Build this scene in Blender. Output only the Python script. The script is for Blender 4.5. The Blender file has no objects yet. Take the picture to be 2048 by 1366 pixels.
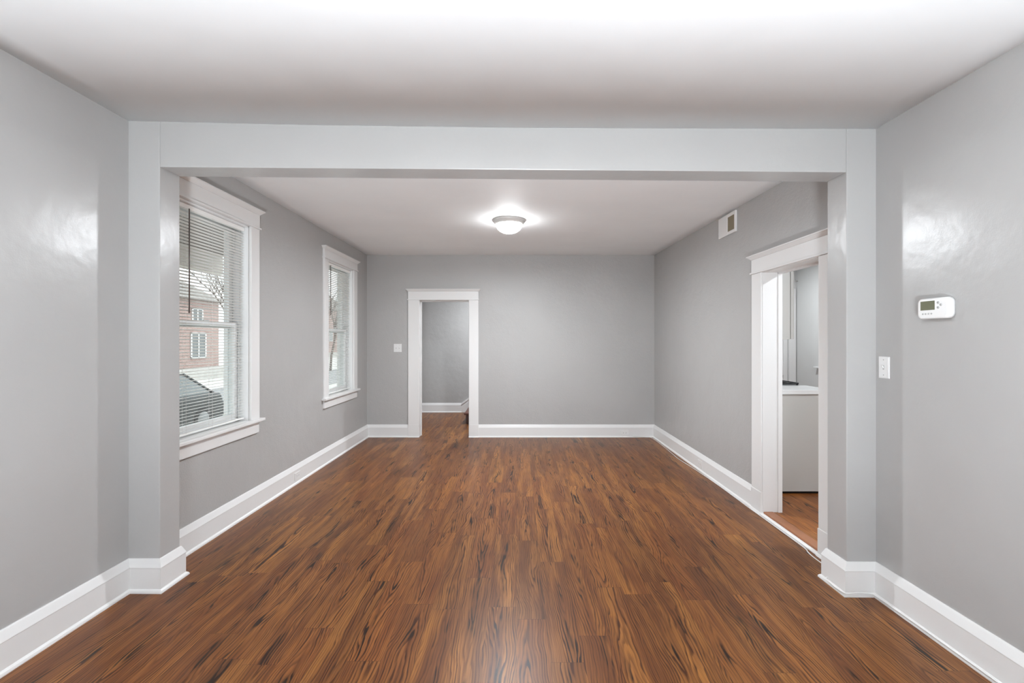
import bpy, bmesh, math, random
from mathutils import Vector
R = math.radians
rnd = random.Random(7)
sc = bpy.context.scene
COL = sc.collection

# ------------------------------------------------------------------ camera, sky, exposure
cam_d = bpy.data.cameras.new('camera'); cam = bpy.data.objects.new('camera', cam_d); COL.objects.link(cam)
cam.location = (0, 0, 1.44); cam.rotation_euler = (R(90), 0, 0)
cam_d.sensor_width = 36; cam_d.lens = 36*950/2048
cam_d.shift_x = -11/2048; cam_d.shift_y = -3/2048; cam_d.clip_start = .02; cam_d.clip_end = 300
sc.camera = cam
sc.view_settings.view_transform = 'Standard'; sc.view_settings.look = 'None'
sc.view_settings.gamma = 1; sc.view_settings.use_curve_mapping = False
sc.view_settings.exposure = 0.18
SKY = 2.3
LAMP = 48.0
BULB = 34.0
w = bpy.data.worlds.new('overcast_sky'); sc.world = w; w.use_nodes = True
bg = w.node_tree.nodes['Background']
bg.inputs[0].default_value = (.90, .96, 1.0, 1); bg.inputs[1].default_value = SKY
sc.cycles.max_bounces = 14; sc.cycles.diffuse_bounces = 8; sc.cycles.transparent_max_bounces = 16
sc.cycles.use_denoising = True
sc.cycles.sample_clamp_indirect = 8

# added fill light, unseen behind the viewpoint and turned up to brighten the ceiling
fd = bpy.data.lights.new('ceiling_fill', 'AREA'); fd.shape = 'DISK'; fd.size = .5; fd.energy = 222; fd.spread = R(142); fd.color = (.92, .985, 1.05)
fl = bpy.data.objects.new('ceiling_fill', fd); fl.location = (0, -1.42, .12); fl.rotation_euler = (R(180-24), 0, 0); COL.objects.link(fl)

def portal(name, loc, rot, sx, sy):
    d = bpy.data.lights.new(name, 'AREA'); d.shape = 'RECTANGLE'; d.size = sx; d.size_y = sy
    d.cycles.is_portal = True
    o = bpy.data.objects.new(name, d); o.location = loc; o.rotation_euler = rot; COL.objects.link(o)

# ------------------------------------------------------------------ node helpers
class NT:
    def __init__(s, name):
        s.m = bpy.data.materials.new(name); s.m.use_nodes = True
        s.t = s.m.node_tree; s.b = s.t.nodes['Principled BSDF']
    def n(s, typ, **k):
        o = s.t.nodes.new(typ)
        for a, v in k.items(): setattr(o, a, v)
        return o
    def lk(s, a, b): s.t.links.new(a, b)
    def setin(s, i, v):
        if hasattr(v, 'links') or isinstance(v, bpy.types.NodeSocket): s.lk(v, i)
        else: i.default_value = v
    def M(s, op, a, b=None, c=None):
        o = s.n('ShaderNodeMath', operation=op)
        s.setin(o.inputs[0], a)
        if b is not None: s.setin(o.inputs[1], b)
        if c is not None: s.setin(o.inputs[2], c)
        return o.outputs[0]
    def comb(s, x, y, z):
        o = s.n('ShaderNodeCombineXYZ')
        for i, v in enumerate((x, y, z)): s.setin(o.inputs[i], v)
        return o.outputs[0]
    def noise(s, vec, scale=1, detail=2, rough=.5, dist=0):
        o = s.n('ShaderNodeTexNoise'); s.lk(vec, o.inputs['Vector'])
        o.inputs['Scale'].default_value = scale; o.inputs['Detail'].default_value = detail
        o.inputs['Roughness'].default_value = rough; o.inputs['Distortion'].default_value = dist
        return o.outputs['Fac']
    def white(s, vec):
        o = s.n('ShaderNodeTexWhiteNoise', noise_dimensions='3D'); s.lk(vec, o.inputs['Vector']); return o
    def mix(s, f, a, b, blend='MIX'):
        o = s.n('ShaderNodeMix', data_type='RGBA', blend_type=blend)
        s.setin(o.inputs[0], f)
        for i, v in ((6, a), (7, b)):
            if isinstance(v, tuple): v = (*v, 1) if len(v) == 3 else v
            s.setin(o.inputs[i], v)
        return o.outputs[2]
    def smooth(s, x, a, b, lo=0., hi=1.):
        o = s.n('ShaderNodeMapRange', interpolation_type='SMOOTHSTEP'); s.setin(o.inputs[0], x)
        for i, v in zip((1, 2, 3, 4), (a, b, lo, hi)): o.inputs[i].default_value = v
        return o.outputs[0]
    def bump(s, h, strength, dist):
        o = s.n('ShaderNodeBump'); o.inputs['Strength'].default_value = strength; o.inputs['Distance'].default_value = dist
        s.lk(h, o.inputs['Height']); s.lk(o.outputs[0], s.b.inputs['Normal'])
    def obj(s): return s.n('ShaderNodeNewGeometry').outputs['Position']

def srgb(r, g, b):
    f = lambda c: (c/255/12.92) if c/255 <= .04045 else ((c/255+.055)/1.055)**2.4
    return (f(r), f(g), f(b))

def paint(name, col, rough=.5, bump=0, scale=200, spec=.5, var=.0, metal=0):
    t = NT(name); b = t.b
    b.inputs['Roughness'].default_value = rough; b.inputs['Metallic'].default_value = metal
    b.inputs['Specular IOR Level'].default_value = spec
    p = t.obj()
    if var:
        n = t.noise(p, 3, 3)
        c = t.mix(t.smooth(n, .3, .7), tuple(x*(1-var) for x in col), tuple(min(1, x*(1+var)) for x in col))
        t.lk(c, b.inputs['Base Color'])
    else: b.inputs['Base Color'].default_value = (*col, 1)
    if bump:
        t.bump(t.noise(p, scale, 3, .6), bump, .002)
    return t.m

def plaster(name, col, rough, kind):
    t = NT(name); b = t.b; p = t.obj()
    b.inputs['Roughness'].default_value = rough
    n0 = t.noise(p, 1.3, 4)
    t.lk(t.mix(t.smooth(n0, .3, .7), tuple(x*.975 for x in col), tuple(x*1.02 for x in col)), b.inputs['Base Color'])
    if kind == 'smooth':
        h = t.M('ADD', t.M('MULTIPLY', t.noise(p, 5, 3), .6), t.M('MULTIPLY', t.noise(p, 140, 2), .03))
        t.bump(h, .35, .02)
    elif kind == 'rough':
        big = t.M('MULTIPLY', t.noise(p, 5, 3), .5)
        h = t.M('ADD', big, t.M('MULTIPLY', t.noise(p, 85, 3, .65), .15))
        t.bump(h, .7, .022)
    else:
        h = t.M('ADD', t.M('MULTIPLY', t.noise(p, 2.2, 3), .8), t.M('MULTIPLY', t.noise(p, 120, 2), .015))
        t.bump(h, .35, .02)
    return t.m

def wood_floor(name, tint=1.0, zofs=0.0, W=.152, L=.96, x0=-.004):
    t = NT(name); b = t.b
    sep = t.n('ShaderNodeSeparateXYZ'); t.lk(t.obj(), sep.inputs[0])
    X, Y = sep.outputs[0], sep.outputs[1]
    xs = t.M('DIVIDE', t.M('SUBTRACT', X, x0), W)
    col = t.M('FLOOR', xs); u = t.M('SUBTRACT', t.M('FRACT', xs), .5)
    wc = t.white(t.comb(col, 3.3+zofs, 1.7)).outputs['Value']
    ys = t.M('ADD', t.M('DIVIDE', Y, L), wc)
    row = t.M('FLOOR', ys); v = t.M('FRACT', ys)
    wid = t.white(t.comb(col, row, 5.1)); ids = t.n('ShaderNodeSeparateColor'); t.lk(wid.outputs['Color'], ids.inputs[0])
    r1, r2, r3 = ids.outputs[0], ids.outputs[1], ids.outputs[2]
    r4 = t.white(t.comb(row, col, 9.4)).outputs['Value']
    off = t.M('MULTIPLY', r4, 37.0)
    # grain as the contour lines of a height that is parabolic across the plank (cathedral figure)
    dirn = t.M('SUBTRACT', t.M('MULTIPLY', t.M('GREATER_THAN', r1, .5), 2.0), 1.0)
    wob = t.M('MULTIPLY', t.M('SUBTRACT', t.noise(t.comb(off, t.M('MULTIPLY', Y, 1.3), 0.0), 1, 2), .5), .9)
    c = t.M('ADD', t.M('MULTIPLY', t.M('SUBTRACT', r2, .5), .5), wob)
    uc = t.M('ABSOLUTE', t.M('SUBTRACT', u, c))
    para = t.M('MULTIPLY', t.M('POWER', t.M('ADD', uc, .02), 1.35), 13.0)
    vv = t.M('MULTIPLY', t.M('MULTIPLY', v, dirn), t.M('ADD', 1.5, t.M('MULTIPLY', r3, 3.0)))
    n1 = t.M('MULTIPLY', t.noise(t.comb(t.M('ADD', t.M('MULTIPLY', X, 9.0), off), t.M('MULTIPLY', Y, 1.7), off), 1, 3), 5.0)
    n2 = t.M('MULTIPLY', t.noise(t.comb(t.M('ADD', t.M('MULTIPLY', X, 60.0), off), t.M('MULTIPLY', Y, 4.0), off), 1, 2), .8)
    h = t.M('ADD', t.M('ADD', para, vv), t.M('ADD', n1, n2))
    f = t.M('FRACT', h)
    ring = t.M('SUBTRACT', 1.0, t.smooth(f, 0.0, .62))          # dark at the start of each ring, fading
    edge = t.smooth(f, .86, 1.0)
    line = t.M('MAXIMUM', ring, edge)
    cell = t.white(t.comb(t.M('FLOOR', t.M('ADD', h, .14)), col, row)).outputs['Value']
    along = t.noise(t.comb(t.M('ADD', t.M('MULTIPLY', X, 30.0), off), t.M('MULTIPLY', Y, 5.0), off), 1, 2)
    streak = t.noise(t.comb(t.M('ADD', t.M('MULTIPLY', X, 110.0), off), t.M('MULTIPLY', Y, 1.6), off), 1, 3, .6)
    lw = t.M('ADD', .42, t.M('MULTIPLY', t.M('POWER', cell, 1.6), .85))
    blot = t.smooth(t.noise(t.comb(t.M('ADD', t.M('MULTIPLY', X, 16.0), off), t.M('MULTIPLY', Y, 3.4), off), 1, 2), .50, .68)
    centre = t.M('SUBTRACT', 1.0, t.smooth(uc, .04, .34))
    dark = t.M('MULTIPLY', t.M('MULTIPLY', t.M('MULTIPLY', line, t.smooth(along, .3, .60, .55, 1.35)), lw), t.M('ADD', .80, t.M('MULTIPLY', t.M('MULTIPLY', blot, centre), 1.0)))
    dark = t.M('ADD', dark, t.M('MULTIPLY', t.M('MULTIPLY', blot, centre), t.M('ADD', .1, t.M('MULTIPLY', r1, .40))))
    fine = t.noise(t.comb(t.M('ADD', t.M('MULTIPLY', X, 420.0), off), t.M('MULTIPLY', Y, 5.0), off), 1, 3)
    tone = t.noise(t.comb(t.M('ADD', t.M('MULTIPLY', X, 14.0), off), t.M('MULTIPLY', Y, 1.3), off), 1, 2)
    A, B, C_ = srgb(166, 111, 54), srgb(108, 66, 33), srgb(126, 72, 35)
    base = t.mix(t.smooth(tone, .35, .65), A, B)
    base = t.mix(t.M('MULTIPLY', r3, .6), base, C_)
    base = t.mix(t.smooth(fine, .35, .75, 0., .40), base, srgb(98, 58, 40))
    base = t.mix(t.smooth(streak, .45, .70, 0., .38), base, srgb(84, 48, 30))
    base = t.mix(t.smooth(streak, .48, .28, 0., .28), base, srgb(186, 126, 70))
    base = t.mix(t.M('MULTIPLY', r2, .45), base, srgb(90, 56, 34))
    red = t.mix(t.smooth(t.M('MULTIPLY', blot, centre), .1, .7), srgb(66, 36, 20), srgb(38, 24, 17))
    fin = t.n('ShaderNodeClamp'); t.lk(t.M('MULTIPLY', dark, 1.0), fin.inputs[0])
    colr = t.mix(fin.outputs[0], base, red)
    # plank joints
    ju = t.M('GREATER_THAN', t.M('ABSOLUTE', u), .494)
    jv = t.M('GREATER_THAN', t.M('ABSOLUTE', t.M('SUBTRACT', v, .5)), .4985)
    j = t.M('MAXIMUM', ju, jv)
    colr = t.mix(t.M('MULTIPLY', j, .45), colr, srgb(60, 36, 26))
    if tint != 1.0: colr = t.mix(1.0, colr, (tint, tint*.97, tint*.9), 'MULTIPLY')
    t.lk(colr, b.inputs['Base Color'])
    t.lk(t.M('ADD', .30, t.M('MULTIPLY', fine, .12)), b.inputs['Roughness'])
    b.inputs['Specular IOR Level'].default_value = .22
    hgt = t.M('SUBTRACT', t.M('MULTIPLY', fine, .25), t.M('ADD', t.M('MULTIPLY', line, .2), j))
    t.bump(hgt, .12, .001)
    return t.m

def brick(name):
    t = NT(name); p = t.n('ShaderNodeTexCoord').outputs['Object']
    sep = t.n('ShaderNodeSeparateXYZ'); t.lk(p, sep.inputs[0])
    bt = t.n('ShaderNodeTexBrick'); t.lk(t.comb(t.M('ADD', sep.outputs[0], sep.outputs[1]), sep.outputs[2], 0.0), bt.inputs['Vector'])
    bt.inputs['Color1'].default_value = (*srgb(178, 146, 138), 1); bt.inputs['Color2'].default_value = (*srgb(160, 126, 118), 1)
    bt.inputs['Mortar'].default_value = (*srgb(196, 190, 184), 1); bt.inputs['Scale'].default_value = 4
    bt.inputs['Row Height'].default_value = .3; bt.inputs['Brick Width'].default_value = .9; bt.inputs['Mortar Size'].default_value = .03
    t.lk(bt.outputs['Color'], t.b.inputs['Base Color']); t.b.inputs['Roughness'].default_value = .85
    return t.m

def glass(name):
    m = bpy.data.materials.new(name); m.use_nodes = True; t = m.node_tree
    for n in list(t.nodes): t.nodes.remove(n)
    o = t.nodes.new('ShaderNodeOutputMaterial'); mx = t.nodes.new('ShaderNodeMixShader')
    tr = t.nodes.new('ShaderNodeBsdfTransparent'); tr.inputs[0].default_value = (.94, .96, .95, 1)
    gl = t.nodes.new('ShaderNodeBsdfGlossy'); gl.inputs['Roughness'].default_value = .02
    lw = t.nodes.new('ShaderNodeLayerWeight'); lw.inputs['Blend'].default_value = .5
    pw = t.nodes.new('ShaderNodeMath'); pw.operation = 'POWER'; pw.inputs[1].default_value = 4.5
    fr = t.nodes.new('ShaderNodeMath'); fr.operation = 'MULTIPLY_ADD'; fr.inputs[1].default_value = .85; fr.inputs[2].default_value = .03
    t.links.new(lw.outputs['Facing'], pw.inputs[0]); t.links.new(pw.outputs[0], fr.inputs[0])
    t.links.new(fr.outputs[0], mx.inputs[0]); t.links.new(tr.outputs[0], mx.inputs[1]); t.links.new(gl.outputs[0], mx.inputs[2])
    t.links.new(mx.outputs[0], o.inputs[0])
    return m

def emit(name, col, s):
    t = NT(name); t.b.inputs['Base Color'].default_value = (.9, .9, .88, 1); t.b.inputs['Roughness'].default_value = .25
    t.b.inputs['Emission Color'].default_value = (*col, 1); t.b.inputs['Emission Strength'].default_value = s
    return t.m

GREY = (.430, .424, .415)
M = {
 'wall_near': plaster('grey_satin_paint', GREY, .27, 'smooth'),
 'wall_far': plaster('grey_textured_paint', GREY, .42, 'rough'),
 'wall_kit': plaster('pale_kitchen_paint', (.62, .62, .61), .35, 'smooth'),
 'ceiling': plaster('pale_ceiling_paint', (.87, .885, .89), .62, 'ceil'),
 'trim': paint('white_gloss_paint', (.765, .76, .75), .30, .12, 30),
 'floor': wood_floor('rosewood_plank_floor'),
 'floor_k': wood_floor('kitchen_plank_floor', 1.5, 4.0),
 'vinyl': paint('white_vinyl', (.78, .79, .79), .35),
 'gap_dark': paint('sash_gap_shade', (.06, .06, .065), .6),  # shade of the gap beside the sash put into the colour
 'slat': paint('white_blind_slat', (.88, .875, .85), .4),
 'wand': paint('backlit_wand', (.16, .13, .12), .25),  # pale wand coloured dark, as seen against the bright window
 'cord': paint('white_cord', (.75, .74, .72), .7),
 'plastic': paint('white_plastic', (.80, .80, .79), .3),
 'plastic_g': paint('grey_plastic', (.45, .45, .44), .4),
 'slot': paint('dark_slot', (.08, .08, .08), .6),
 'lcd': paint('olive_display', srgb(112, 113, 92), .15),
 'nickel': paint('brushed_nickel', (.70, .69, .67), .45, metal=.35),
 'dome': emit('lit_frosted_glass', (.96, .98, 1.0), LAMP),
 'grille': paint('tan_grille', srgb(135, 122, 100), .5),
 'cab': paint('warm_grey_cabinet_paint', (.56, .55, .52), .4, .04, 60),
 'cabdark': paint('recess_shade', (.02, .018, .015), .8),  # shade of the gap under the cabinet, painted near-black
 'counter': paint('white_stone_counter', (.82, .82, .81), .2, var=.03),
 'stove': paint('stainless_steel', (.55, .55, .55), .3, metal=.9),
 'iron': paint('black_cast_iron', (.025, .026, .027), .45),
 'tread': paint('dark_mahogany_stain', srgb(92, 48, 34), .3, var=.2),
 'riser': paint('darker_mahogany_stain', srgb(62, 28, 18), .35, var=.2),
 'glass': glass('window_glass'),
 'ground': paint('pale_concrete', srgb(196, 193, 188), .9, .2, 20, var=.08),
 'asphalt': paint('grey_asphalt', srgb(140, 140, 140), .9, .3, 40, var=.08),
 'soffit': paint('weathered_porch_boards', srgb(112, 104, 98), .7, var=.15),
 'beam': paint('porch_beam_paint', srgb(225, 218, 208), .6, var=.05),
 'brick': brick('pale_red_brick'),  # brick colour paled for the overexposed street view
 'roof': paint('pale_shingles', srgb(150, 145, 140), .9, .5, 8, var=.15),
 'car': paint('dark_car_paint', srgb(52, 54, 54), .2),
 'carglass': paint('tinted_car_glass', srgb(112, 116, 116), .08),
 'tyre': paint('black_rubber', (.03, .03, .03), .8),
 'rim': paint('alloy_rim', (.22, .22, .22), .5),
 'bark': paint('grey_bark', srgb(96, 84, 76), .9, .5, 20, var=.2),
 'ext': paint('exterior_siding', srgb(200, 200, 196), .7),
 'wood_th': paint('threshold_wood', srgb(150, 98, 66), .35, var=.18),
}

# ------------------------------------------------------------------ mesh helpers
class MB:
    def __init__(s): s.bm = bmesh.new()
    def hexa(s, pts, mat=0):
        v = [s.bm.verts.new(p) for p in pts]
        for f in ((0,3,2,1),(4,5,6,7),(0,1,5,4),(1,2,6,5),(2,3,7,6),(3,0,4,7)):
            s.bm.faces.new([v[i] for i in f]).material_index = mat
        return s
    def box(s, x0, x1, y0, y1, z0, z1, mat=0, P=None):
        c = [(x0,y0,z0),(x1,y0,z0),(x1,y1,z0),(x0,y1,z0),(x0,y0,z1),(x1,y0,z1),(x1,y1,z1),(x0,y1,z1)]
        if P: c = [P(*q) for q in c]
        return s.hexa(c, mat)
    def taper(s, b0, b1, z0, z1, P=None, mat=0):      # b=(x0,x1,y0,y1)
        c = [(b0[0],b0[2],z0),(b0[1],b0[2],z0),(b0[1],b0[3],z0),(b0[0],b0[3],z0),
             (b1[0],b1[2],z1),(b1[1],b1[2],z1),(b1[1],b1[3],z1),(b1[0],b1[3],z1)]
        if P: c = [P(*q) for q in c]
        return s.hexa(c, mat)
    def prism(s, poly, fn, a, b, mat=0):
        p0 = [s.bm.verts.new(fn(u, v, a)) for u, v in poly]; p1 = [s.bm.verts.new(fn(u, v, b)) for u, v in poly]
        n = len(poly)
        s.bm.faces.new(p0[::-1]).material_index = mat; s.bm.faces.new(p1).material_index = mat
        for i in range(n): s.bm.faces.new((p0[i], p0[(i+1)%n], p1[(i+1)%n], p1[i])).material_index = mat
        return s
    def lathe(s, prof, c, seg=48, axis='z', mat=0):
        rings = []
        for r, h in prof:
            ring = []
            for k in range(seg):
                a = 2*math.pi*k/seg
                if axis == 'z': p = (c[0]+r*math.cos(a), c[1]+r*math.sin(a), c[2]+h)
                elif axis == 'x': p = (c[0]+h, c[1]+r*math.cos(a), c[2]+r*math.sin(a))
                else: p = (c[0]+r*math.cos(a), c[1]+h, c[2]+r*math.sin(a))
                ring.append(s.bm.verts.new(p))
            rings.append(ring)
        for a, b in zip(rings, rings[1:]):
            for k in range(seg):
                f = s.bm.faces.new((a[k], a[(k+1)%seg], b[(k+1)%seg], b[k])); f.smooth = True; f.material_index = mat
        for ring in (rings[0], rings[-1]):
            try: s.bm.faces.new(ring).material_index = mat
            except Exception: pass
        return s
    def tube(s, pts, r, seg=8, r1=None, mat=0):
        pts = [Vector(p) for p in pts]; rings = []; n = len(pts)
        for i, p in enumerate(pts):
            d = (pts[min(i+1, n-1)] - pts[max(i-1, 0)]).normalized()
            up = Vector((0,0,1)) if abs(d.z) < .9 else Vector((1,0,0))
            a = d.cross(up).normalized(); b = d.cross(a)
            rr = r if r1 is None else r+(r1-r)*i/(n-1)
            rings.append([s.bm.verts.new(p + rr*(math.cos(2*math.pi*k/seg)*a+math.sin(2*math.pi*k/seg)*b)) for k in range(seg)])
        for a, b in zip(rings, rings[1:]):
            for k in range(seg):
                f = s.bm.faces.new((a[k], a[(k+1)%seg], b[(k+1)%seg], b[k])); f.smooth = True; f.material_index = mat
        s.bm.faces.new(rings[0][::-1]); s.bm.faces.new(rings[-1])
        return s
    def build(s, name, mats, parent=None, bevel=0, seg=2, loc=None):
        bmesh.ops.recalc_face_normals(s.bm, faces=s.bm.faces)
        me = bpy.data.meshes.new(name)
        if loc is not None: bmesh.ops.translate(s.bm, verts=s.bm.verts, vec=-Vector(loc))
        s.bm.to_mesh(me); s.bm.free()
        for m in (mats if isinstance(mats, (list, tuple)) else [mats]): me.materials.append(m)
        o = bpy.data.objects.new(name, me); COL.objects.link(o)
        if loc is not None: o.location = loc
        if parent is not None:
            o.parent = parent
            if loc is None: o.matrix_parent_inverse = mw(parent).inverted()
            else: o.location = Vector(loc) - mw(parent).translation
        if bevel:
            b = o.modifiers.new('bevel', 'BEVEL'); b.width = bevel; b.segments = seg; b.limit_method = 'ANGLE'; b.angle_limit = R(40)
            b.harden_normals = False
        return o

def mw(o):
    from mathutils import Matrix
    m = Matrix.Translation(o.location)
    return m if o.parent is None else mw(o.parent) @ o.matrix_parent_inverse @ m

def tag(o, label, cat, group=None, kind=None):
    o['label'] = label; o['category'] = cat
    if group: o['group'] = group
    if kind: o['kind'] = kind
    return o
def empty(name, loc, label, cat, group=None, kind=None):
    o = bpy.data.objects.new(name, None); o.location = loc; COL.objects.link(o); o.empty_display_size = .1
    return tag(o, label, cat, group, kind)
def struct(o, label, cat): return tag(o, label, cat, None, 'structure')

# ------------------------------------------------------------------ dimensions
XL, XR = -2.235, 2.03
YB, YR = 7.05, -1.6
OL, OR_ = -2.055, 1.865            # opening of the middle wall
def yf(x): return 2.73 + (2.69-2.73)*(x-XL)/(XR-XL)
def yk(x): return 2.892 + (2.858-2.892)*(x-XL)/(XR-XL)
def lerp(a, b, t): return a+(b-a)*t
def zc_near(x):
    P = [(-2.4, 2.703), (-2.235, 2.699), (-1.2, 2.671), (0, 2.650), (1.1, 2.641), (2.03, 2.635), (2.3, 2.633)]
    for (a, za), (b, zb) in zip(P, P[1:]):
        if x <= b: return lerp(za, zb, (x-a)/(b-a))
    return P[-1][1]
def zc_far(x, y):
    t = (y-3.68)/(YB-3.68); l = lerp(2.717, 2.700, t); r = lerp(2.652, 2.700, t)
    return lerp(l, r, (x-XL)/(XR-XL))
WT = .18                            # exterior wall thickness
W1, W2 = (3.087, 3.952), (5.575, 6.44)
ZS, ZH = .745, 2.385                # window opening
D1 = (-1.458, -.718, 2.032); D2 = (3.172, 3.92, 2.0)
WR = ((-.30, .45),)   # unseen window added behind the camera for daylight

# ------------------------------------------------------------------ shell
b = MB().box(-2.3, 2.16, YR, 9.5, -.12, 0); struct(b.build('floor', M['floor']), 'glossy reddish brown wood plank floor of both rooms and the hall', 'floor')
b = MB().box(2.10, 3.9, 1.4, 6.6, -.12, .02); struct(b.build('floor_kitchen', M['floor_k']), 'lighter brown plank floor beyond the right doorway', 'floor')

def grid_ceiling(name, xs, ys, fz, mat, label):
    bm = bmesh.new(); V = [[bm.verts.new((x, y, fz(x, y))) for x in xs] for y in ys]
    U = [[bm.verts.new((x, y, fz(x, y)+.1)) for x in xs] for y in ys]
    for i in range(len(ys)-1):
        for j in range(len(xs)-1):
            f = bm.faces.new((V[i][j], V[i+1][j], V[i+1][j+1], V[i][j+1])); f.smooth = True
            bm.faces.new((U[i][j], U[i][j+1], U[i+1][j+1], U[i+1][j]))
    nx, ny = len(xs), len(ys)
    for j in range(nx-1):
        bm.faces.new((V[0][j], V[0][j+1], U[0][j+1], U[0][j])); bm.faces.new((V[-1][j], U[-1][j], U[-1][j+1], V[-1][j+1]))
    for i in range(ny-1):
        bm.faces.new((V[i][0], U[i][0], U[i+1][0], V[i+1][0])); bm.faces.new((V[i][-1], V[i+1][-1], U[i+1][-1], U[i][-1]))
    m = MB(); m.bm.free(); m.bm = bm
    return struct(m.build(name, mat), label, 'ceiling')
xs = [-2.3+.2*i for i in range(22)] + [2.1]
grid_ceiling('ceiling', xs, [YR-.05, 0, 1.5, 2.80], lambda x, y: zc_near(x), M['ceiling'], 'pale grey ceiling of the near room, in front of the wide opening')
grid_ceiling('ceiling_far', xs, [2.81+.3*i for i in range(15)]+[7.12], zc_far, M['ceiling'], 'pale grey ceiling of the far room with the lit dome lamp')
struct(MB().box(-2.3, 3.0, 7.13, 9.6, 2.75, 2.85).build('ceiling_hall', M['ceiling']), 'ceiling of the stair hall behind the back doorway', 'ceiling')
struct(MB().box(2.1, 3.95, 1.4, 6.6, 2.62, 2.72).build('ceiling_kitchen', M['ceiling']), 'ceiling of the kitchen beyond the right doorway', 'ceiling')

def holed(b, a0, a1, holes, P, t0, t1, ztop=2.86, mat=0):
    """wall slab along s from a0 to a1 with openings (s0, s1, z0, z1)"""
    cur = a0
    for s0, s1, z0, z1 in sorted(holes):
        b.box(cur, s0, t0, t1, 0, ztop, mat, P)
        if z0 > 0: b.box(s0, s1, t0, t1, 0, z0, mat, P)
        b.box(s0, s1, t0, t1, z1, ztop, mat, P)
        cur = s1
    b.box(cur, a1, t0, t1, 0, ztop, mat, P)
PL = lambda s, n, z: (XL+n, s, z)       # left wall local frame: s along Y, n into the room
PRt = lambda s, n, z: (XR-n, s, z)      # right wall
PB = lambda s, n, z: (s, YB-n, z)       # back wall
# the near part has smoother, glossier paint than the far part
b = MB(); holed(b, YR-.1, 2.80, [], PL, -WT, 0, mat=0); holed(b, 2.80, YB, [(W1[0], W1[1], ZS, ZH), (W2[0], W2[1], ZS, ZH)], PL, -WT, 0, mat=1)
struct(b.build('wall_left', [M['wall_near'], M['wall_far']]), 'long grey wall on the left with two tall windows', 'wall')
b = MB(); holed(b, YR-.1, 2.78, [], PRt, -.13, 0, mat=0); holed(b, 2.78, YB, [(D2[0], D2[1], 0, D2[2])], PRt, -.13, 0, mat=1)
struct(b.build('wall_right', [M['wall_near'], M['wall_far']]), 'long grey wall on the right with the kitchen doorway and thermostat', 'wall')
b = MB(); holed(b, XL-WT, 3.0, [(D1[0], D1[1], 0, D1[2])], PB, -.13, 0)
struct(b.build('wall_back', M['wall_far']), 'grey back wall with the narrow cased doorway', 'wall')
PF = lambda s, n, z: (s, YR+n, z)
b = MB(); holed(b, XL-WT, XR+.13, [(a, c, ZS, ZH) for a, c in WR], PF, -WT, 0)
struct(b.build('wall_front', M['wall_near']), 'grey front wall behind the viewpoint with an added window', 'wall')
# middle wall with its wide opening
b = MB()
def seg(xa, xb, za0, zb0):
    b.hexa([(xa, yf(xa), za0), (xb, yf(xb), zb0), (xb, yk(xb), zb0), (xa, yk(xa), za0),
            (xa, yf(xa), 2.86), (xb, yf(xb), 2.86), (xb, yk(xb), 2.86), (xa, yk(xa), 2.86)])
seg(XL-.05, OL, 0, 0); seg(OR_, XR+.05, 0, 0); seg(OL, OR_, 2.434, 2.391)
struct(b.build('wall_middle', M['wall_near'], bevel=.004), 'grey beam and two short piers framing the wide opening between the rooms', 'wall')
# hall
struct(MB().box(XL-WT, 3.0, 9.47, 9.6, 0, 2.86).build('wall_hall_far', M['wall_far']), 'grey textured wall seen through the back doorway', 'wall')
struct(MB().box(XL-WT, XL, YB+.13, 9.47, 0, 2.86).build('wall_hall_left', M['wall_far']), 'left end wall of the stair hall', 'wall')
struct(MB().box(2.9, 3.05, YB+.13, 9.47, 0, 2.86).build('wall_hall_right', M['wall_far']), 'right end wall of the stair hall', 'wall')
# kitchen
XK = 3.81
PK = lambda s, n, z: (XK-n, s, z)
b = MB(); holed(b, 1.4, 6.6, [(5.20, 5.90, 1.14, 2.1)], PK, -.15, 0, 2.72)
struct(b.build('wall_kitchen_right', M['wall_kit']), 'light grey kitchen wall glimpsed at the right of the kitchen doorway', 'wall')
b = MB(); holed(b, 2.16, XK, [(2.95, 3.70, 0, 2.03)], lambda s, n, z: (s, 6.5-n, z), -.12, 0, 2.72)
struct(b.build('wall_kitchen_far', M['wall_kit']), 'far kitchen wall around the white panelled door', 'wall')
struct(MB().box(2.16, XK, 1.4, 1.5, 0, 2.72).build('wall_kitchen_near', M['wall_kit']), 'near end wall of the kitchen', 'wall')

# ------------------------------------------------------------------ baseboards
PROF = [(0,0), (.036,0), (.036,.005), (.033,.013), (.026,.019), (.0225,.021), (.0225,.137), (.0245,.140), (.0235,.144), (.008,.181), (.005,.186), (0,.186)]
def sweep(poly, cuts):
    """poly: points, room on the right-hand side of travel; cuts: [(first_seg, last_seg, name, label)]"""
    n = len(poly); P = [Vector(p) for p in poly]
    def off(i, d):
        if i == 0: t = (P[1]-P[0]).normalized(); return P[0]+d*Vector((t.y, -t.x))
        if i == n-1: t = (P[-1]-P[-2]).normalized(); return P[-1]+d*Vector((t.y, -t.x))
        a = (P[i]-P[i-1]).normalized(); c = (P[i+1]-P[i]).normalized()
        na, nc = Vector((a.y, -a.x)), Vector((c.y, -c.x)); m = (na+nc).normalized()
        return P[i]+m*(d/max(.2, m.dot(na)))
    for a, z, name, label in cuts:
        m = MB()
        rings = [[m.bm.verts.new((*off(i, d), h)) for d, h in PROF] for i in range(a, z+2)]
        k = len(PROF)
        for r0, r1 in zip(rings, rings[1:]):
            for j in range(k): m.bm.faces.new((r0[j], r0[(j+1)%k], r1[(j+1)%k], r1[j]))
        m.bm.faces.new(rings[0]); m.bm.faces.new(rings[-1][::-1])
        struct(m.build(name, M['trim']), label, 'baseboard')
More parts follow.
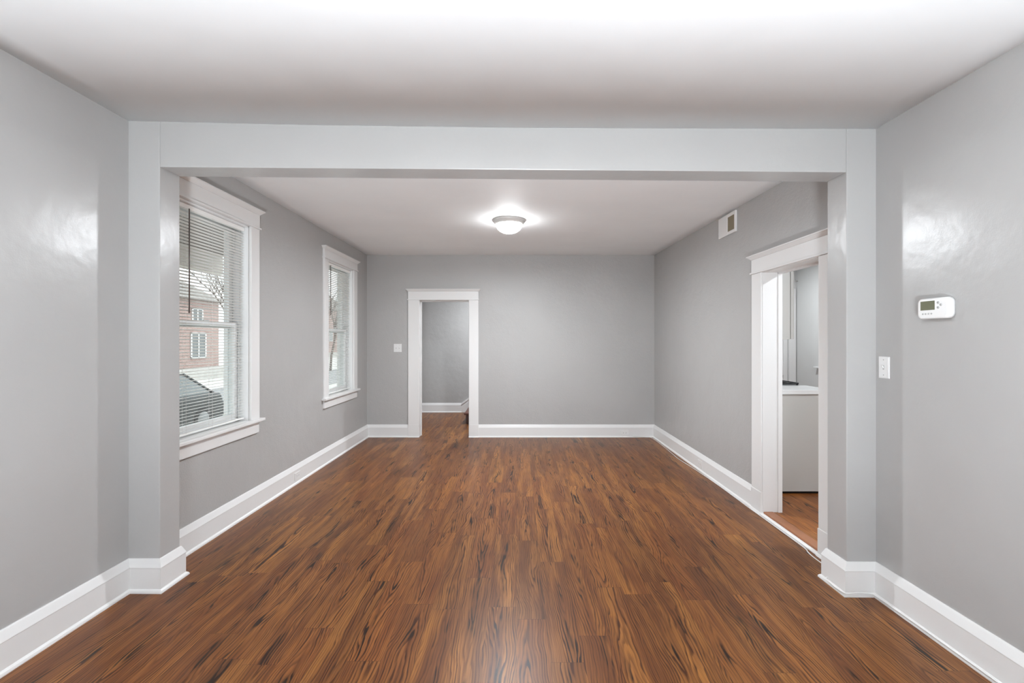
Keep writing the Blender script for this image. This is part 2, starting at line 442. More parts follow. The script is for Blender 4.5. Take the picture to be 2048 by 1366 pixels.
sweep([(XL, YR), (XL, yf(XL)), (OL, yf(OL)), (OL, yk(OL)), (XL, yk(XL)), (XL, YB), (-1.62, YB)],
      [(0, 2, 'baseboard_left', 'white baseboard along the near left wall and round the left pier'),
       (3, 4, 'baseboard_left_far', 'white baseboard under the windows of the far room'),
       (5, 5, 'baseboard_back_left', 'short white baseboard between the left corner and the back doorway')])
sweep([(-.577, YB), (XR, YB), (XR, 4.077)],
      [(0, 0, 'baseboard_back', 'white baseboard along the back wall, right of the doorway'),
       (1, 1, 'baseboard_right_far', 'white baseboard on the right wall between the back corner and the kitchen doorway')])
sweep([(XR, 3.02), (XR, yk(XR)), (OR_, yk(OR_)), (OR_, yf(OR_)), (XR, yf(XR)), (XR, YR)],
      [(0, 4, 'baseboard_right', 'white baseboard round the right pier and along the near right wall')])
sweep([(XL, 9.47), (-1.113, 9.47)], [(0, 0, 'baseboard_hall', 'white baseboard in the hall behind the back doorway')])

# ------------------------------------------------------------------ door and window trim
def head_casing(b, s0, s1, z0, z1, ztop, P):
    b.box(s0-.010, s1+.010, 0, .034, z0, z0+.014, P=P)
    b.box(s0, s1, 0, .024, z0+.014, z1, P=P)
    b.taper((s0, s1, 0, .026), (s0-.026, s1+.026, 0, .052), z1, ztop-.010, P=P)
    b.box(s0-.030, s1+.030, 0, .056, ztop-.010, ztop, P=P)

def doorway(name, label, s0, s1, cas, zo, zf, zt, P, depth, plinth=.186):
    o0, o1 = cas
    root = empty(name, P((s0+s1)/2, 0, 0), label, 'doorway', None, 'structure')
    b = MB(); b.box(o0, s0, 0, .022, plinth, zo, P=P); b.box(s1, o1, 0, .022, plinth, zo, P=P)
    b.build('side_casing', M['trim'], root, .003)
    b = MB(); head_casing(b, o0, o1, zo, zf, zt, P); b.build('head_casing', M['trim'], root, .002)
    for a, c in ((o0, s0), (s1, o1)):
        b = MB(); b.box(a-.002, c+.002, 0, .027, 0, plinth, P=P); b.taper((a-.004, c+.004, 0, .040), (a-.004, c+.004, 0, .030), 0, .018, P=P)
        b.build('plinth_block', M['trim'], root, .003)
    b = MB()                                   # jamb lining with its stop
    b.box(s0-.01, s0+.004, -depth, .010, 0, zo, P=P); b.box(s1-.004, s1+.01, -depth, .010, 0, zo, P=P); b.box(s0, s1, -depth, .010, zo-.004, zo+.01, P=P)
    b.box(s0, s0+.014, -depth+.001, -depth+.035, 0, zo, P=P); b.box(s1-.014, s1, -depth+.001, -depth+.035, 0, zo, P=P); b.box(s0, s1, -depth+.001, -depth+.035, zo-.016, zo, P=P)
    b.build('jamb', M['trim'], root, .002)
    return root
doorway('door_1', 'narrow white cased doorway in the back wall, open to the hall', D1[0], D1[1], (-1.62, -.577), D1[2], 2.158, 2.195, PB, .135)
d2 = doorway('door_2', 'wide white cased doorway in the right wall, open to the kitchen', D2[0], D2[1], (3.02, 4.077), D2[2], 2.122, 2.155, PRt, .15)
b = MB(); b.box(D2[0]-.02, D2[1]+.005, .004, .036, 0, .014, P=PRt); b.build('threshold_strip', M['trim'], d2, .004)
b = MB(); b.box(D2[0]+.004, D2[1]-.004, -.075, .003, 0, .026, P=PRt); b.build('threshold', M['wood_th'], d2, .005)

def window(name, label, Y0, Y1, ztop, zfr):
    root = empty(name, PL((Y0+Y1)/2, 0, ZS), label, 'window', None, 'structure')
    c = .127; P = PL; T = M['trim']
    b = MB(); b.box(Y0-c, Y0, 0, .022, ZS+.02, ZH, P=P); b.box(Y1, Y1+c, 0, .022, ZS+.02, ZH, P=P); b.build('side_casing', T, root, .003)
    b = MB(); head_casing(b, Y0-c, Y1+c, ZH, zfr, ztop, P); b.build('head_casing', T, root, .002)
    b = MB(); b.box(Y0-c-.035, Y1+c+.035, 0, .055, ZS, ZS+.025, P=P); b.box(Y0+.001, Y1-.001, -.10, 0, ZS+.001, ZS+.025, P=P); b.build('window_sill', T, root, .006, 3)
    b = MB(); b.box(Y0-c+.006, Y1+c-.006, 0, .020, ZS-.095, ZS, P=P); b.build('apron', T, root, .002)
    b = MB(); t = .014                       # frame lining and stops
    for a0, a1 in ((Y0, Y0+t), (Y1-t, Y1)):
        b.box(a0, a1, -WT, 0, ZS+.02, ZH, P=P)
    b.box(Y0, Y1, -WT, 0, ZH-t, ZH, P=P); b.box(Y0, Y1, -WT-.03, -.09, ZS-.02, ZS+.03, P=P)
    for a0, a1 in ((Y0+t, Y0+t+.012), (Y1-t-.012, Y1-t)):
        b.box(a0, a1, -.078, -.066, ZS+.03, ZH-t, P=P); b.box(a0, a1, -.175, -.160, ZS+.03, ZH-t, P=P); b.box(a0, a1, -.121, -.117, ZS+.03, ZH-t, P=P)
    b.box(Y0+t, Y1-t, -.078, -.066, ZH-t-.02, ZH-t, P=P)
    b.build('window_frame', M['vinyl'], root, .001)
    zm = 1.562; i0, i1 = Y0+t+.010, Y1-t-.010
    def sash(nm, n0, n1, z0, z1, bot, top):
        f = MB(); st = .042
        f.box(i0, i0+st, n0, n1, z0, z1, P=P); f.box(i1-st, i1, n0, n1, z0, z1, P=P)
        f.box(i0+st, i1-st, n0, n1, z0, z0+bot, P=P); f.box(i0+st, i1-st, n0, n1, z1-top, z1, P=P)
        so = f.build(nm, M['vinyl'], root, .003)
        nc = (n0+n1)/2
        f = MB(); f.box(i0+st-.004, i1-st+.004, nc-.003, nc+.003, z0+bot-.004, z1-top+.004, P=P); f.build('pane', M['glass'], so)
        f = MB()
        for q in (i0-.008, i1+.001): f.box(q, q+.007, n0+.004, n1-.006, z0, z1, P=P)
        f.box(i0, i1, n0+.006, n1-.004, (z0-.003 if bot < .04 else z1), (z0 if bot < .04 else z1+.003), P=P)
        f.build('sash_gap_strip', M['gap_dark'], so)  # dark strips stand in for the shaded gaps round the sash
        return so
    sash('upper_sash', -.158, -.123, zm-.02, ZH-t-.003, .034, .045)
    lo = sash('lower_sash', -.116, -.081, ZS+.032, zm+.018, .060, .034)
    f = MB(); f.box((i0+i1)/2-.03, (i0+i1)/2+.03, -.081, -.066, zm+.018, zm+.030, P=P); f.build('latch', M['vinyl'], lo, .003)
    # exterior trim
    f = MB(); f.box(Y0-.09, Y0, -WT-.03, -WT, ZS-.05, ZH+.1, P=P); f.box(Y1, Y1+.09, -WT-.03, -WT, ZS-.05, ZH+.1, P=P); f.box(Y0, Y1, -WT-.03, -WT, ZH, ZH+.1, P=P)
    f.build('outer_trim', T, root)
    return root
window('window_1', 'tall white double hung window on the left wall, nearer of the two', *W1, 2.545, 2.508)
window('window_2', 'tall white double hung window on the left wall, near the back corner', *W2, 2.525, 2.488)

def blind(label, Y0, Y1, wand_y, wz):
    n0 = -.038
    root = empty('window_blind', (XL+n0, (Y0+Y1)/2, ZH-.03), label, 'window blind', 'mini blinds in the left windows')
    a, c = Y0+.022, Y1-.022; P = PL
    b = MB(); b.box(a, c, n0-.014, n0+.014, ZH-.048, ZH-.016, P=P); b.build('headrail', M['slat'], root, .002)
    b = MB(); b.box(a, c, n0-.012, n0+.012, ZS+.045, ZS+.056, P=P); b.build('bottom_rail', M['slat'], root, .003)
    b = MB(); z = ZS+.078; tilt = R(14)
    while z < ZH-.055:
        for sgn in (0,):
            prof = [(-.0125, -.0012), (-.006, .0008), (0, .0015), (.006, .0008), (.0125, -.0012)]
            pts = [(n0+p*math.cos(tilt)-q*math.sin(tilt), z+p*math.sin(tilt)+q*math.cos(tilt)) for p, q in prof]
            poly = pts + [(p, q-.0006) for p, q in pts[::-1]]
            dy = rnd.uniform(-.001, .001)
            b.prism(poly, lambda u, v, s: PL(s, u, v), a+.002+dy, c-.002+dy)
        z += .0222
    b.build('slats', M['slat'], root)
    for yc in (a+.13, (a+c)/2, c-.13):
        b = MB()
        for q in (-.013, .013): b.tube([PL(yc, n0+q, ZS+.05), PL(yc, n0+q, ZH-.045)], .0008, 5)
        b.build('ladder_cord', M['cord'], root)
    b = MB(); b.tube([PL(wand_y, n0+.024, ZH-.045), PL(wand_y, n0+.024, wz)], .0042, 6); b.lathe([(.0055, 0), (.0055, .03)], PL(wand_y, n0+.024, wz-.01), 8)
    b.build('tilt_wand', M['wand'], root)
blind('white mini blind hanging in the nearer left window, tilt wand at its left coloured dark as if backlit', *W1, 3.255, 1.635)
blind('white mini blind hanging in the left window beside the back corner', *W2, 5.72, 1.75)

# added daylight window behind the viewpoint: plain sash frames
for k, (a, c) in enumerate(WR):
    root = empty('window_%d' % (k+4), (a, YR, ZS), 'added front window behind the viewpoint, letting in daylight', 'window', None, 'structure')
    b = MB(); b.box(a-.12, a, 0, .022, ZS, ZH, P=PF); b.box(c, c+.12, 0, .022, ZS, ZH, P=PF); head_casing(b, a-.12, c+.12, ZH, 2.5, 2.54, PF)
    b.box(a-.15, c+.15, 0, .055, ZS-.02, ZS, P=PF); b.build('casing', M['trim'], root)
    b = MB(); b.box(a, a+.05, -.12, -.07, ZS, ZH, P=PF); b.box(c-.05, c, -.12, -.07, ZS, ZH, P=PF)
    b.box(a+.05, c-.05, -.12, -.07, ZS, ZS+.06, P=PF); b.box(a+.05, c-.05, -.12, -.07, ZH-.05, ZH, P=PF); b.box(a+.05, c-.05, -.12, -.07, 1.54, 1.59, P=PF)
    b.build('window_frame', M['vinyl'], root)
    MB().box(a+.05, c-.05, -.10, -.095, ZS+.06, ZH-.05, P=PF).build('pane', M['glass'], root)
    portal('daylight_portal', ((a+c)/2, YR-WT-.02, (ZS+ZH)/2), (R(90), 0, 0), c-a, ZH-ZS)
for a, c in (W1, W2):
    portal('daylight_portal', (XL-WT-.05, (a+c)/2, (ZS+ZH)/2), (0, R(-90), 0), ZH-ZS, c-a)
# kitchen window
root = empty('window_3', (XK, 5.6, 1.14), 'kitchen window whose white sill end shows beside the door casing', 'window', None, 'structure')
b = MB(); b.box(5.10, 5.20, 0, .02, 1.14, 2.1, P=PK); b.box(5.90, 5.96, 0, .02, 1.14, 2.1, P=PK); b.box(5.10, 5.96, 0, .024, 2.1, 2.2, P=PK); b.build('casing', M['trim'], root)
b = MB(); b.box(5.06, 6.04, 0, .05, 1.085, 1.105, P=PK); b.box(5.10, 5.96, 0, .018, 1.02, 1.085, P=PK); b.box(5.20, 5.90, -.14, .0, 1.12, 1.145, P=PK); b.box(5.10, 5.96, 0, .02, 1.105, 1.14, P=PK); b.build('window_sill', M['trim'], root, .004)
b = MB(); b.box(5.20, 5.25, -.1, -.05, 1.14, 2.1, P=PK); b.box(5.85, 5.90, -.1, -.05, 1.14, 2.1, P=PK); b.box(5.25, 5.85, -.1, -.05, 1.14, 1.2, P=PK); b.box(5.25, 5.85, -.1, -.05, 2.05, 2.1, P=PK); b.box(5.25, 5.85, -.1, -.05, 1.6, 1.64, P=PK); b.build('window_frame', M['vinyl'], root)
MB().box(5.25, 5.85, -.08, -.075, 1.2, 2.05, P=PK).build('pane', M['glass'], root)
portal('daylight_portal', (XK+.2, 5.55, 1.62), (0, R(90), 0), .96, .70)

# white panelled door at the far end of the kitchen
root = empty('door_3', (3.325, 6.5, .02), 'white panelled door at the far end of the kitchen', 'door', None, 'structure')
dx0, dx1, dy = 2.955, 3.695, 6.50
b = MB(); st = .11
b.box(dx0, dx0+st, dy, dy+.04, .03, 2.02); b.box(dx1-.055, dx1, dy, dy+.04, .03, 2.02)
for z0, z1 in ((.03, .28), (.955, 1.14), (1.90, 2.02)): b.box(dx0+st, dx1-.055, dy, dy+.04, z0, z1)
b.box(dx0+st, dx1-.055, dy+.014, dy+.03, .28, 1.90)
for z0, z1 in ((.32, .915), (1.18, 1.86)): b.taper((dx0+st+.03, dx1-.085, dy+.004, dy+.02), (dx0+st+.03, dx1-.085, dy+.004, dy+.02), z0, z1)
b.build('door_panel', M['trim'], root, .004)
b = MB(); b.box(3.705, 3.80, 6.478, 6.50, 0.02, 2.04); b.box(2.84, 2.95, 6.478, 6.50, .02, 2.04); b.box(2.84, 3.80, 6.478, 6.50, 2.04, 2.14); b.build('casing', M['trim'], root, .003)
b = MB(); b.lathe([(.004, 0), (.024, -.004), (.028, -.02), (.022, -.034), (.002, -.04)], (3.02, 6.49, 1.05), 20, 'y'); b.build('door_knob', M['nickel'], root)

# ------------------------------------------------------------------ ceiling lights
def ceiling_light(loc, label, group):
    root = empty('ceiling_light', loc, label, 'ceiling light', group)
    x, y, z = loc
    b = MB(); b.lathe([(.05, 0), (.168, 0), (.172, -.006), (.170, -.014), (.158, -.026), (.150, -.040), (.140, -.050), (.134, -.050), (.134, -.02)], loc, 64)
    b.build('light_rim', M['nickel'], root)
    b = MB(); r = .137; prof = [(r*math.cos(a), -.045-.095*math.sin(a)) for a in [i*math.pi/2/14 for i in range(14)]] + [(.004, -.140)]
    b.lathe(prof, loc, 64); b.build('dome_shade', M['dome'], root)
    b = MB(); b.lathe([(.003, -.138), (.007, -.141), (.008, -.147), (.003, -.152)], loc, 16); b.build('finial', M['nickel'], root)
    return root
def bulb(loc, k=1.0):
    d = bpy.data.lights.new('lamp_light', 'AREA'); d.shape = 'DISK'; d.size = .12; d.energy = BULB*k; d.color = (.93, .98, 1.03)
    o = bpy.data.objects.new('lamp_light', d); o.location = (loc[0], loc[1], loc[2]-.156); COL.objects.link(o)
for q, k in (((-.088, 4.95, 2.68), 2.0), ((-.08, 1.12, 2.65), .72), ((-.35, 8.35, 2.75), 1.7), ((3.0, 2.9, 2.62), .9), ((3.0, 5.65, 2.62), .52)): bulb(q, k)  # includes the light of the added nearer kitchen fixture
G = 'dome ceiling lights'
lamp = ceiling_light((-.088, 4.95, zc_far(-.088, 4.95)-.001), 'lit white dome light with nickel rim on the far room ceiling', G)
def copy_tree(o, loc, label):
    r = o.copy(); COL.objects.link(r); r.location = loc; r['label'] = label
    for ch in o.children:
        c = ch.copy(); COL.objects.link(c); c.parent = r
    return r
copy_tree(lamp, (-.08, 1.12, zc_near(-.08)-.001), 'lit dome light on the near room ceiling, overhead and just out of view')
copy_tree(lamp, (-.35, 8.35, 2.749), 'lit dome light on the ceiling of the stair hall')
copy_tree(lamp, (3.0, 2.9, 2.619), 'added dome light on the kitchen ceiling, unseen, nearer one')  # unseen fixture added to brighten the cabinet sides
copy_tree(lamp, (3.0, 5.65, 2.619), 'lit dome light on the kitchen ceiling, farther one over the panelled door')

# ------------------------------------------------------------------ wall fittings
def switch(label, P, s, z, wd, ht, gangs):
    root = empty('light_switch', P(s, 0, z), label, 'light switch', None)
    b = MB(); b.taper((s-wd/2, s+wd/2, 0, .004), (s-wd/2, s+wd/2, 0, .004), z-ht/2, z+ht/2, P=P)
    b.box(s-wd/2+.004, s+wd/2-.004, .004, .006, z-ht/2+.004, z+ht/2-.004, P=P); b.build('cover_plate', M['plastic'], root, .0015)
    for g in gangs:
        b = MB(); b.box(s+g-.005, s+g+.005, .006, .0065, z-.012, z+.012, P=P); b.build('toggle_slot', M['plastic_g'], root)
        b = MB(); b.taper((s+g-.004, s+g+.004, .006, .010), (s+g-.0035, s+g+.0035, .010, .018), z-.004, z+.010, P=P); b.build('toggle', M['plastic'], root, .001)
        for q in (-.042, .042):
            b = MB(); b.lathe([(.0005, 0), (.003, .0003), (.003, .001), (.0005, .0014)], (0, 0, 0), 10, 'z')
            for v in b.bm.verts: v.co = Vector(P(s+g+v.co.x, .006+v.co.z, z+q+v.co.y))
            b.build('screw', M['plastic_g'], root)
    return root
switch('white single toggle light switch on the near right wall beside the pier', PRt, 2.627, 1.288, .076, .120, [0])
switch('white double toggle light switch on the back wall, left of the doorway', PB, -1.777, 1.322, .116, .120, [-.023, .023])

def outlet(label, P, s, z, mat):
    root = empty('wall_outlet', P(s, .022, z), label, 'outlet', None)
    wd, ht = .116, .072
    b = MB(); b.box(s-wd/2, s+wd/2, .020, .0275, z-ht/2, z+ht/2, P=P); b.build('cover_plate', mat, root, .0015)
    for g in (-.02, .02):
        b = MB(); b.box(s+g-.014, s+g+.014, .0275, .0285, z-.017, z+.017, P=P); so = b.build('socket', M['plastic'], root, .0005)
        b = MB()
        for q in (-.006, .006): b.box(s+g-.005, s+g+.004, .0285, .0288, z+q-.0012, z+q+.0012, P=P)
        b.box(s+g+.008, s+g+.012, .0285, .0288, z-.002, z+.002, P=P); b.build('slot', M['slot'], so)
outlet('white outlet set sideways in the back baseboard near the right corner', PB, 1.583, .068, M['plastic'])
outlet('white painted outlet in the left baseboard below the gap between the windows', PL, 4.77, .078, M['trim'])
outlet('white painted outlet in the right baseboard between the back corner and kitchen doorway', PRt, 5.22, .078, M['trim'])

# thermostat: face towards -X on the near right wall
root = empty('thermostat', PRt(2.29, 0, 1.594), 'white rounded thermostat with an olive screen on the near right wall', 'thermostat')
s0, s1, z0, z1 = 2.195, 2.375, 1.545, 1.640
def tp(): 
    pts = []
    n = 10
    for cx, cz, a0 in ((s1-.022, z1-.022, 0), (s0+.022, z1-.022, 90), (s0+.022, z0+.022, 180), (s1-.022, z0+.022, 270)):
        for k in range(n+1):
            a = R(a0+90*k/n); pts.append((cx+.022*math.cos(a), cz+.022*math.sin(a)))
    return pts
b = MB(); cs, cz = (s0+s1)/2, (z0+z1)/2; TP = tp(); rings = []
def barrel(u, v):   # long edges bow outwards a little
    return (u, v + (.006*(1-((u-cs)/((s1-s0)/2))**2))*(1 if v > cz else -1))
for n_, sh in ((0, .93), (.006, .95), (.008, 1.0), (.024, .995), (.030, .975), (.033, .93), (.0345, .86)):
    rings.append([b.bm.verts.new(PRt(*(lambda q: (cs+(q[0]-cs)*sh, n_, cz+(q[1]-cz)*sh))(barrel(u, v)))) for u, v in TP])
for a_, c_ in zip(rings, rings[1:]):
    for k in range(len(TP)):
        f = b.bm.faces.new((a_[k], a_[(k+1)%len(TP)], c_[(k+1)%len(TP)], c_[k])); f.smooth = True
b.bm.faces.new(rings[0]); b.bm.faces.new(rings[-1]); b.build('housing', M['plastic'], root)
# on the picture the screen is at the far (left) side: larger s
b = MB(); b.box(2.272, 2.352, .0342, .0352, 1.585, 1.629, P=PRt); b.build('screen', M['lcd'], root, .0004)
for s_, z_ in ((2.253, 1.6185), (2.253, 1.5945), (2.2385, 1.6065)):
    b = MB(); b.lathe([(.0008, .0342), (.0062, .0342), (.0062, .0356), (.0008, .0358)], (0, 0, 0), 16)
    for v in b.bm.verts: v.co = Vector(PRt(s_+v.co.x, v.co.z, z_+v.co.y*.9))
    b.build('button', M['plastic_g'], root)
for s_ in (2.338, 2.322, 2.306, 2.290):
    b = MB(); b.lathe([(.0008, .0342), (.005, .0342), (.005, .0354), (.0008, .0356)], (0, 0, 0), 14)
    for v in b.bm.verts: v.co = Vector(PRt(s_+v.co.x, v.co.z, 1.567+v.co.y*.75))
    b.build('button', M['plastic_g'], root)

# supply register high on the right wall
root = empty('air_vent', PRt(4.575, 0, 2.545), 'white air register with a tan grille half, high on the right wall', 'vent')
b = MB(); v0, v1, w0, w1 = 4.39, 4.762, 2.447, 2.645
g0, g1, h0, h1 = 4.42, 4.56, 2.476, 2.614
b.box(v0, g0, 0, .016, w0, w1, P=PRt); b.box(g1, v1, 0, .016, w0, w1, P=PRt); b.box(g0, g1, 0, .016, w0, h0, P=PRt); b.box(g0, g1, 0, .016, h1, w1, P=PRt)
b.build('frame', M['trim'], root, .003)
b = MB()
for i in range(14):
    s_ = g0+.005+i*.0100; b.hexa([PRt(s_, .002, h0), PRt(s_+.002, .002, h0), PRt(s_+.0065, .012, h0), PRt(s_+.0045, .012, h0), PRt(s_, .002, h1), PRt(s_+.002, .002, h1), PRt(s_+.0065, .012, h1), PRt(s_+.0045, .012, h1)])
for i in range(3): b.box(g0, g1, .003, .006, h0+.03+i*.04, h0+.033+i*.04, P=PRt)
b.build('grille', M['grille'], root)
MB().box(g0, g1, .0005, .002, h0, h1, P=PRt).build('backing', M['slot'], root)
b = MB(); b.box(v1-.004, v1+.012, .008, .012, 2.51, 2.514, P=PRt); b.box(v1-.004, v1+.012, .008, .012, 2.498, 2.502, P=PRt); b.build('damper_lever', M['trim'], root)

# white cable along the floor of the right side
def smooth_path(P, n=8):
    P = [Vector(p) for p in P]; out = []
    for i in range(len(P)-1):
        p0, p1, p2, p3 = P[max(i-1,0)], P[i], P[i+1], P[min(i+2, len(P)-1)]
        for k in range(n):
            t = k/n; out.append(.5*((2*p1)+(p2-p0)*t+(2*p0-5*p1+4*p2-p3)*t*t+(3*p1-p0-3*p2+p3)*t**3))
    return out+[P[-1]]
r = .0035
path = [(1.70, YB-.045, .030), (1.85, YB-.042, .012), (1.96, YB-.055, r), (1.975, 6.6, r), (1.955, 6.0, r), (1.945, 5.72, r), (1.968, 5.35, r), (1.985, 4.8, r), (1.985, 4.3, r), (1.982, 4.05, r),
        (1.984, 3.9, r), (1.985, 3.5, r), (1.983, 3.28, r), (1.968, 3.22, r), (1.958, 3.15, r), (1.958, 3.06, r), (1.970, 2.97, r), (1.985, 2.88, r+.008), (1.970, 2.830, .022), (1.92, 2.822, .028), (1.835, 2.822, .028), (1.820, 2.76, .026), (1.822, 2.70, .024), (1.832, 2.645, .028), (1.90, 2.648, .030), (1.97, 2.644, .026), (1.985, 2.60, .022), (1.989, 2.3, .023), (1.989, 1.6, .022), (1.989, .9, .023), (1.989, 0, .023)]
b = MB(); b.tube(smooth_path(path), r, 8)
cab = b.build('cable', M['plastic']); tag(cab, 'thin white cable clipped along the right baseboard with a loop at the doorway', 'cable')

# ------------------------------------------------------------------ hall stairs
root = empty('staircase', (-.9, 8.14, 0), 'dark mahogany staircase starting at the right edge of the hall', 'stairs')
b = MB(); tr = MB()
for i in range(9):
    x = -.885+.255*i; z = .187*(i+1)
    b.box(x, x+.26, 8.155, 9.445, 0, z-.03)
    tr.box(x-.03, x+.257, 8.13, 9.445, z-.03, z)
b.build('riser', M['riser'], root); tr.build('tread', M['tread'], root, .008, 3)
b = MB(); b.prism([(-1.113, 0.0), (-1.113, .186), (1.3, .186+2.413*.735), (1.3, 0)], lambda u, v, s: (u, s, v), 9.448, 9.47)
b.prism([(-1.113, .15), (-1.113, .186), (1.3, .186+2.413*.735), (1.3, .15+2.413*.735)], lambda u, v, s: (u, s, v), 9.436, 9.448)
struct(b.build('trim_1', M['trim'], None, .002), 'white skirt board rising beside the stairs in the hall', 'trim')

# ------------------------------------------------------------------ kitchen
root = empty('base_cabinet', (2.5, 4.38, .02), 'warm grey base cabinet end panel seen through the kitchen doorway', 'cabinet')
b = MB(); b.box(2.165, 2.875, 4.375, 4.80, .045, .938); b.build('body', M['cab'], root, .002)
MB().box(2.165, 2.80, 4.40, 4.80, .021, .045).build('gap_shade', M['cabdark'], root)  # dark block in place of the shade below the end panel
b = MB(); b.box(2.84, 2.873, 4.377, 4.42, .0205, .045); b.build('leg', M['trim'], root)
b = MB(); b.box(2.877, 2.897, 4.385, 4.795, .12, .76); dr = b.build('door', M['cab'], root, .003)
b = MB(); b.tube([(2.897, 4.75, .60), (2.925, 4.75, .60), (2.925, 4.75, .72), (2.897, 4.75, .72)], .005, 8); b.build('handle', M['nickel'], dr)
b = MB(); b.box(2.877, 2.897, 4.385, 4.795, .775, .925); b.build('drawer', M['cab'], root, .003)
b = MB(); b.box(2.165, 2.925, 4.36, 4.815, .940, .980); ct = b.build('countertop', M['counter'], None, .003)
tag(ct, 'white countertop slab on the grey base cabinet in the kitchen', 'countertop')
root = empty('upper_cabinet', (2.35, 4.38, 1.445), 'pale grey wall cabinet hanging above the kitchen countertop', 'cabinet')
b = MB(); b.box(2.165, 2.515, 4.38, 5.15, 1.445, 2.45); b.build('body', M['cab'], root, .002)
for k in (0, 1):
    b = MB(); y0 = 4.383+k*.385; b.box(2.522, 2.545, y0, y0+.38, 1.448, 2.447)
    b.box(2.545, 2.551, y0, y0+.055, 1.448, 2.447); b.box(2.545, 2.551, y0+.325, y0+.38, 1.448, 2.447); b.box(2.545, 2.551, y0+.055, y0+.325, 1.448, 1.503); b.box(2.545, 2.551, y0+.055, y0+.325, 2.392, 2.447)
    b.build('door', M['cab'], root, .002)
root = empty('stove', (2.5, 5.2, .02), 'gas stove with black grates behind the white countertop', 'stove')
b = MB(); b.box(2.17, 2.88, 4.825, 5.58, .06, .965); b.build('body', M['stove'], root, .006)
b = MB(); b.box(2.17, 2.895, 4.822, 5.583, .966, .978); b.build('cooktop', M['iron'], root, .003)
b = MB(); b.box(2.881, 2.915, 4.83, 5.575, .25, .80); dr = b.build('oven_door', M['stove'], root, .006)
b = MB(); b.tube([(2.915, 4.9, .75), (2.955, 4.9, .75), (2.955, 5.5, .75), (2.915, 5.5, .75)], .010, 8); b.build('handle', M['stove'], dr)
for k in range(4):
    b = MB(); b.lathe([(.022, 0), (.020, .022), (.002, .024)], (2.881, 4.93+.18*k, .88), 16, 'x'); b.build('knob', M['stove'], root)
for k in (0, 1):
    y0 = 4.84+k*.37; y1 = y0+.355; b = MB()
    for x in (2.24, 2.42, 2.60, 2.78, 2.86): b.box(x-.006, x+.006, y0, y1, .990, 1.006)
    for y in (y0+.006, (y0+y1)/2, y1-.006): b.box(2.235, 2.866, y-.006, y+.006, .988, 1.004)
    for x in (2.25, 2.855):
        for y in (y0+.012, y1-.012): b.box(x-.008, x+.008, y-.008, y+.008, .978, .992)
    b.build('grate', M['iron'], root, .002)
b = MB(); b.tube([PK(6.46, 0, 2.24), PK(6.46, .03, 2.24), PK(6.455, .045, 2.25), PK(6.455, .045, 2.27)], .006, 8)
tag(b.build('wall_hook', M['nickel']), 'small dark metal hook high on the kitchen wall', 'hook')

# ------------------------------------------------------------------ outside
GZ = -.75
struct(MB().box(-70, XL-WT-.02, -12, 90, GZ-.3, GZ).build('ground', M['ground']), 'pale paved ground outside the left windows', 'ground')
tag(MB().box(-13.5, -9.2, -12, 90, GZ+.001, GZ+.02).build('road', M['asphalt']), 'grey street outside the left windows', 'road', None, 'structure')
root = empty('porch', (-3.8, 5, GZ), 'side porch with board ceiling and pale beam outside the left windows', 'porch')
b = MB()
for i in range(24): b.box(XL-WT-.02-.1*(i+1)+.004, XL-WT-.02-.1*i, 1.0, 7.45, 2.75, 2.77)
b.box(-4.85, XL-WT-.01, 1.0, 7.45, 2.77, 2.85); b.build('porch_roof', M['soffit'], root)
MB().box(-4.78, -4.62, 1.0, 7.45, 2.46, 2.75).build('porch_beam', M['beam'], root)
for y in (1.1, 4.3): MB().box(-4.85, -4.55, y-.15, y+.15, GZ, 2.46).build('porch_post', M['brick'], root)
MB().box(-4.85, XL-WT-.02, 1.0, 7.45, GZ, -.12).build('porch_deck', M['ground'], root)

def house(label, x, y0, y1, zw, zr, wins):
    root = empty('brick_house', (x-3, (y0+y1)/2, GZ), label, 'house', 'brick houses across the street')
    MB().box(x-7, x, y0, y1, GZ, zw).build('wall', M['brick'], root)
    b = MB(); b.prism([(x+.4, zw-.05), (x-3.5, zr), (x-7.4, zw-.05)], lambda u, v, s: (u, s, v), y0-.3, y1+.3); b.build('roof', M['roof'], root)
    for (a, c, z0, z1) in wins:
        f = MB(); f.box(x, x+.06, a, c, z0, z0+.1); f.box(x, x+.06, a, c, z1-.1, z1); f.box(x, x+.06, a, a+.1, z0, z1); f.box(x, x+.06, c-.1, c, z0, z1); f.box(x, x+.06, (a+c)/2-.04, (a+c)/2+.04, z0, z1)
        fo = f.build('window_frame', M['trim'], root)
        MB().box(x+.001, x+.02, a, c, z0, z1).build('pane', M['carglass'], fo)
    b = MB(); b.box(x, x+1.6, y0+.2, y1-.2, GZ, GZ+.5); b.build('front_step', M['ground'], root)
house('low pale brick house across the street, seen through the nearer blind', -19.5, 25.2, 31.0, 3.9, 5.8, [(25.9, 27.0, .4, 1.9), (28.3, 29.7, .3, 1.9), (26.2, 27.2, 2.4, 3.4), (28.4, 29.4, 2.4, 3.4)])
house('brick house farther along the street, seen through the far blind', -25, 62.0, 70, 5.5, 8.5, [(63, 64.2, 1.2, 2.8), (66, 67.2, 1.2, 2.8)])

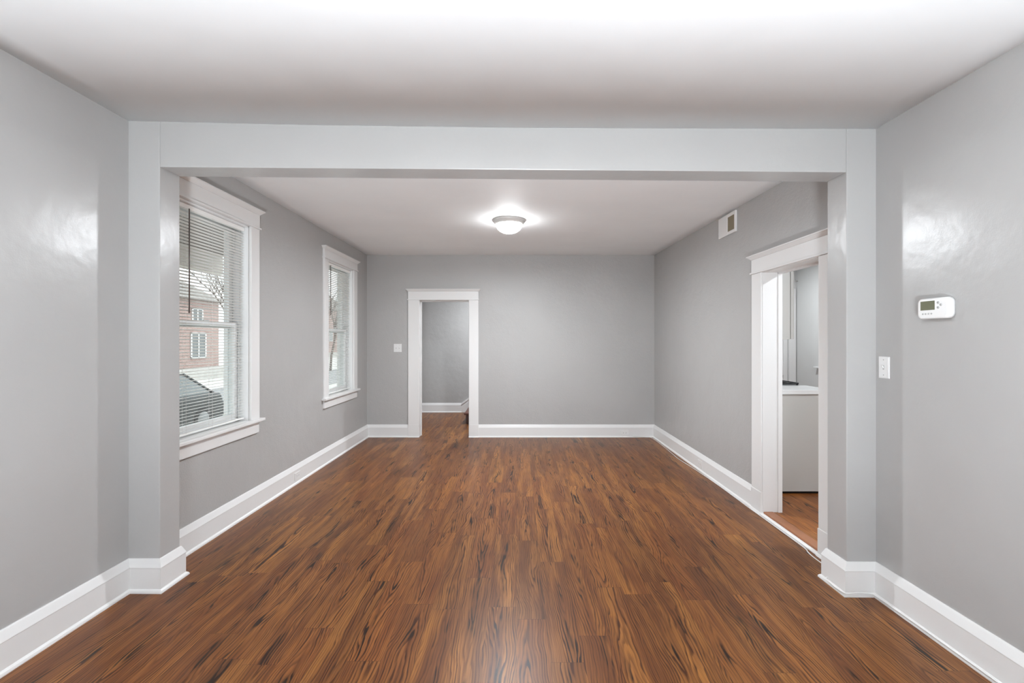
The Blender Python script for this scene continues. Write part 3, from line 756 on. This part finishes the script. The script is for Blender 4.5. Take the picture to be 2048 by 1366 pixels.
# parked car (length along Y)
root = empty('parked_car', (-8.2, 9.85, GZ), 'dark parked car behind the lower part of the nearer blind', 'car')
x0, x1 = -9.05, -7.35; y0 = 7.65
body = [(0, .28), (.05, .62), (.25, .80), (1.05, .90), (1.55, .93), (3.55, .93), (4.15, .90), (4.30, .62), (4.32, .30), (3.95, .22), (.3, .22)]
b = MB(); b.prism([(y0+u, GZ+v) for u, v in body], lambda u, v, s: (s, u, v), x0, x1); b.build('body', M['car'], root, .07, 3)
cabp = [((1.05, .88), (1.75, 1.38)), ]
b = MB(); b.hexa([(x0+.06, y0+1.0, GZ+.90), (x1-.06, y0+1.0, GZ+.90), (x1-.06, y0+3.95, GZ+.90), (x0+.06, y0+3.95, GZ+.90), (x0+.26, y0+1.75, GZ+1.40), (x1-.26, y0+1.75, GZ+1.40), (x1-.26, y0+3.2, GZ+1.40), (x0+.26, y0+3.2, GZ+1.40)])
b.build('window', M['carglass'], root, .05, 3)
b = MB(); b.box(x0+.27, x1-.27, y0+1.76, y0+3.19, GZ+1.385, GZ+1.42)
for (ya, yb_) in ((1.02, 1.77), (3.93, 3.18), (2.45, 2.45)):
    for xa, xb in ((x0+.07, x0+.27), (x1-.07, x1-.27)): b.tube([(xa, y0+ya, GZ+.90), (xb, y0+yb_, GZ+1.40)], .035, 8)
b.build('roof', M['car'], root)
for y in (y0+.85, y0+3.45):
    for x, d in ((x1, -1), (x0, 1)):
        b = MB(); b.lathe([(.20, 0), (.30, 0), (.32, d*.02), (.32, d*.20), (.20, d*.2)], (x-d*.015, y, GZ+.32), 28, 'x'); wo = b.build('tyre', M['tyre'], root)
        b = MB(); b.lathe([(.02, 0), (.20, .0), (.20, d*.1)], (x-d*.02, y, GZ+.32), 20, 'x'); b.build('wheel_rim', M['rim'], wo)

def tree(x, y, h, seed, label):
    rr = random.Random(seed); b = MB()
    def br(p, d, L, r, lev):
        pts = [p]; q = p; dd = d
        for k in range(4):
            dd = (dd+Vector((rr.uniform(-.16, .16), rr.uniform(-.16, .16), rr.uniform(-.05, .12)))).normalized(); q = q+dd*L/4; pts.append(q)
        b.tube(pts, r, 6, r*.55)
        if lev == 0: return
        for k in range(4 if lev > 1 else 3):
            t = pts[rr.choice((2, 3, 4))]; a = rr.uniform(0, 6.28); s = rr.uniform(.5, 1.0)
            nd = (dd+Vector((math.cos(a)*s, math.sin(a)*s, rr.uniform(-.1, .4)))).normalized()
            br(t, nd, L*rr.uniform(.55, .75), r*.5, lev-1)
    br(Vector((x, y, GZ)), Vector((0, 0, 1)), h*.42, .085, 4)
    tag(b.build('bare_tree', M['bark']), label, 'tree', 'bare trees across the street')
tree(-12.6, 21.3, 7.5, 3, 'leafless tree behind the upper part of the nearer blind')
tree(-13.2, 33.5, 10, 5, 'leafless tree behind the blind near the back corner')
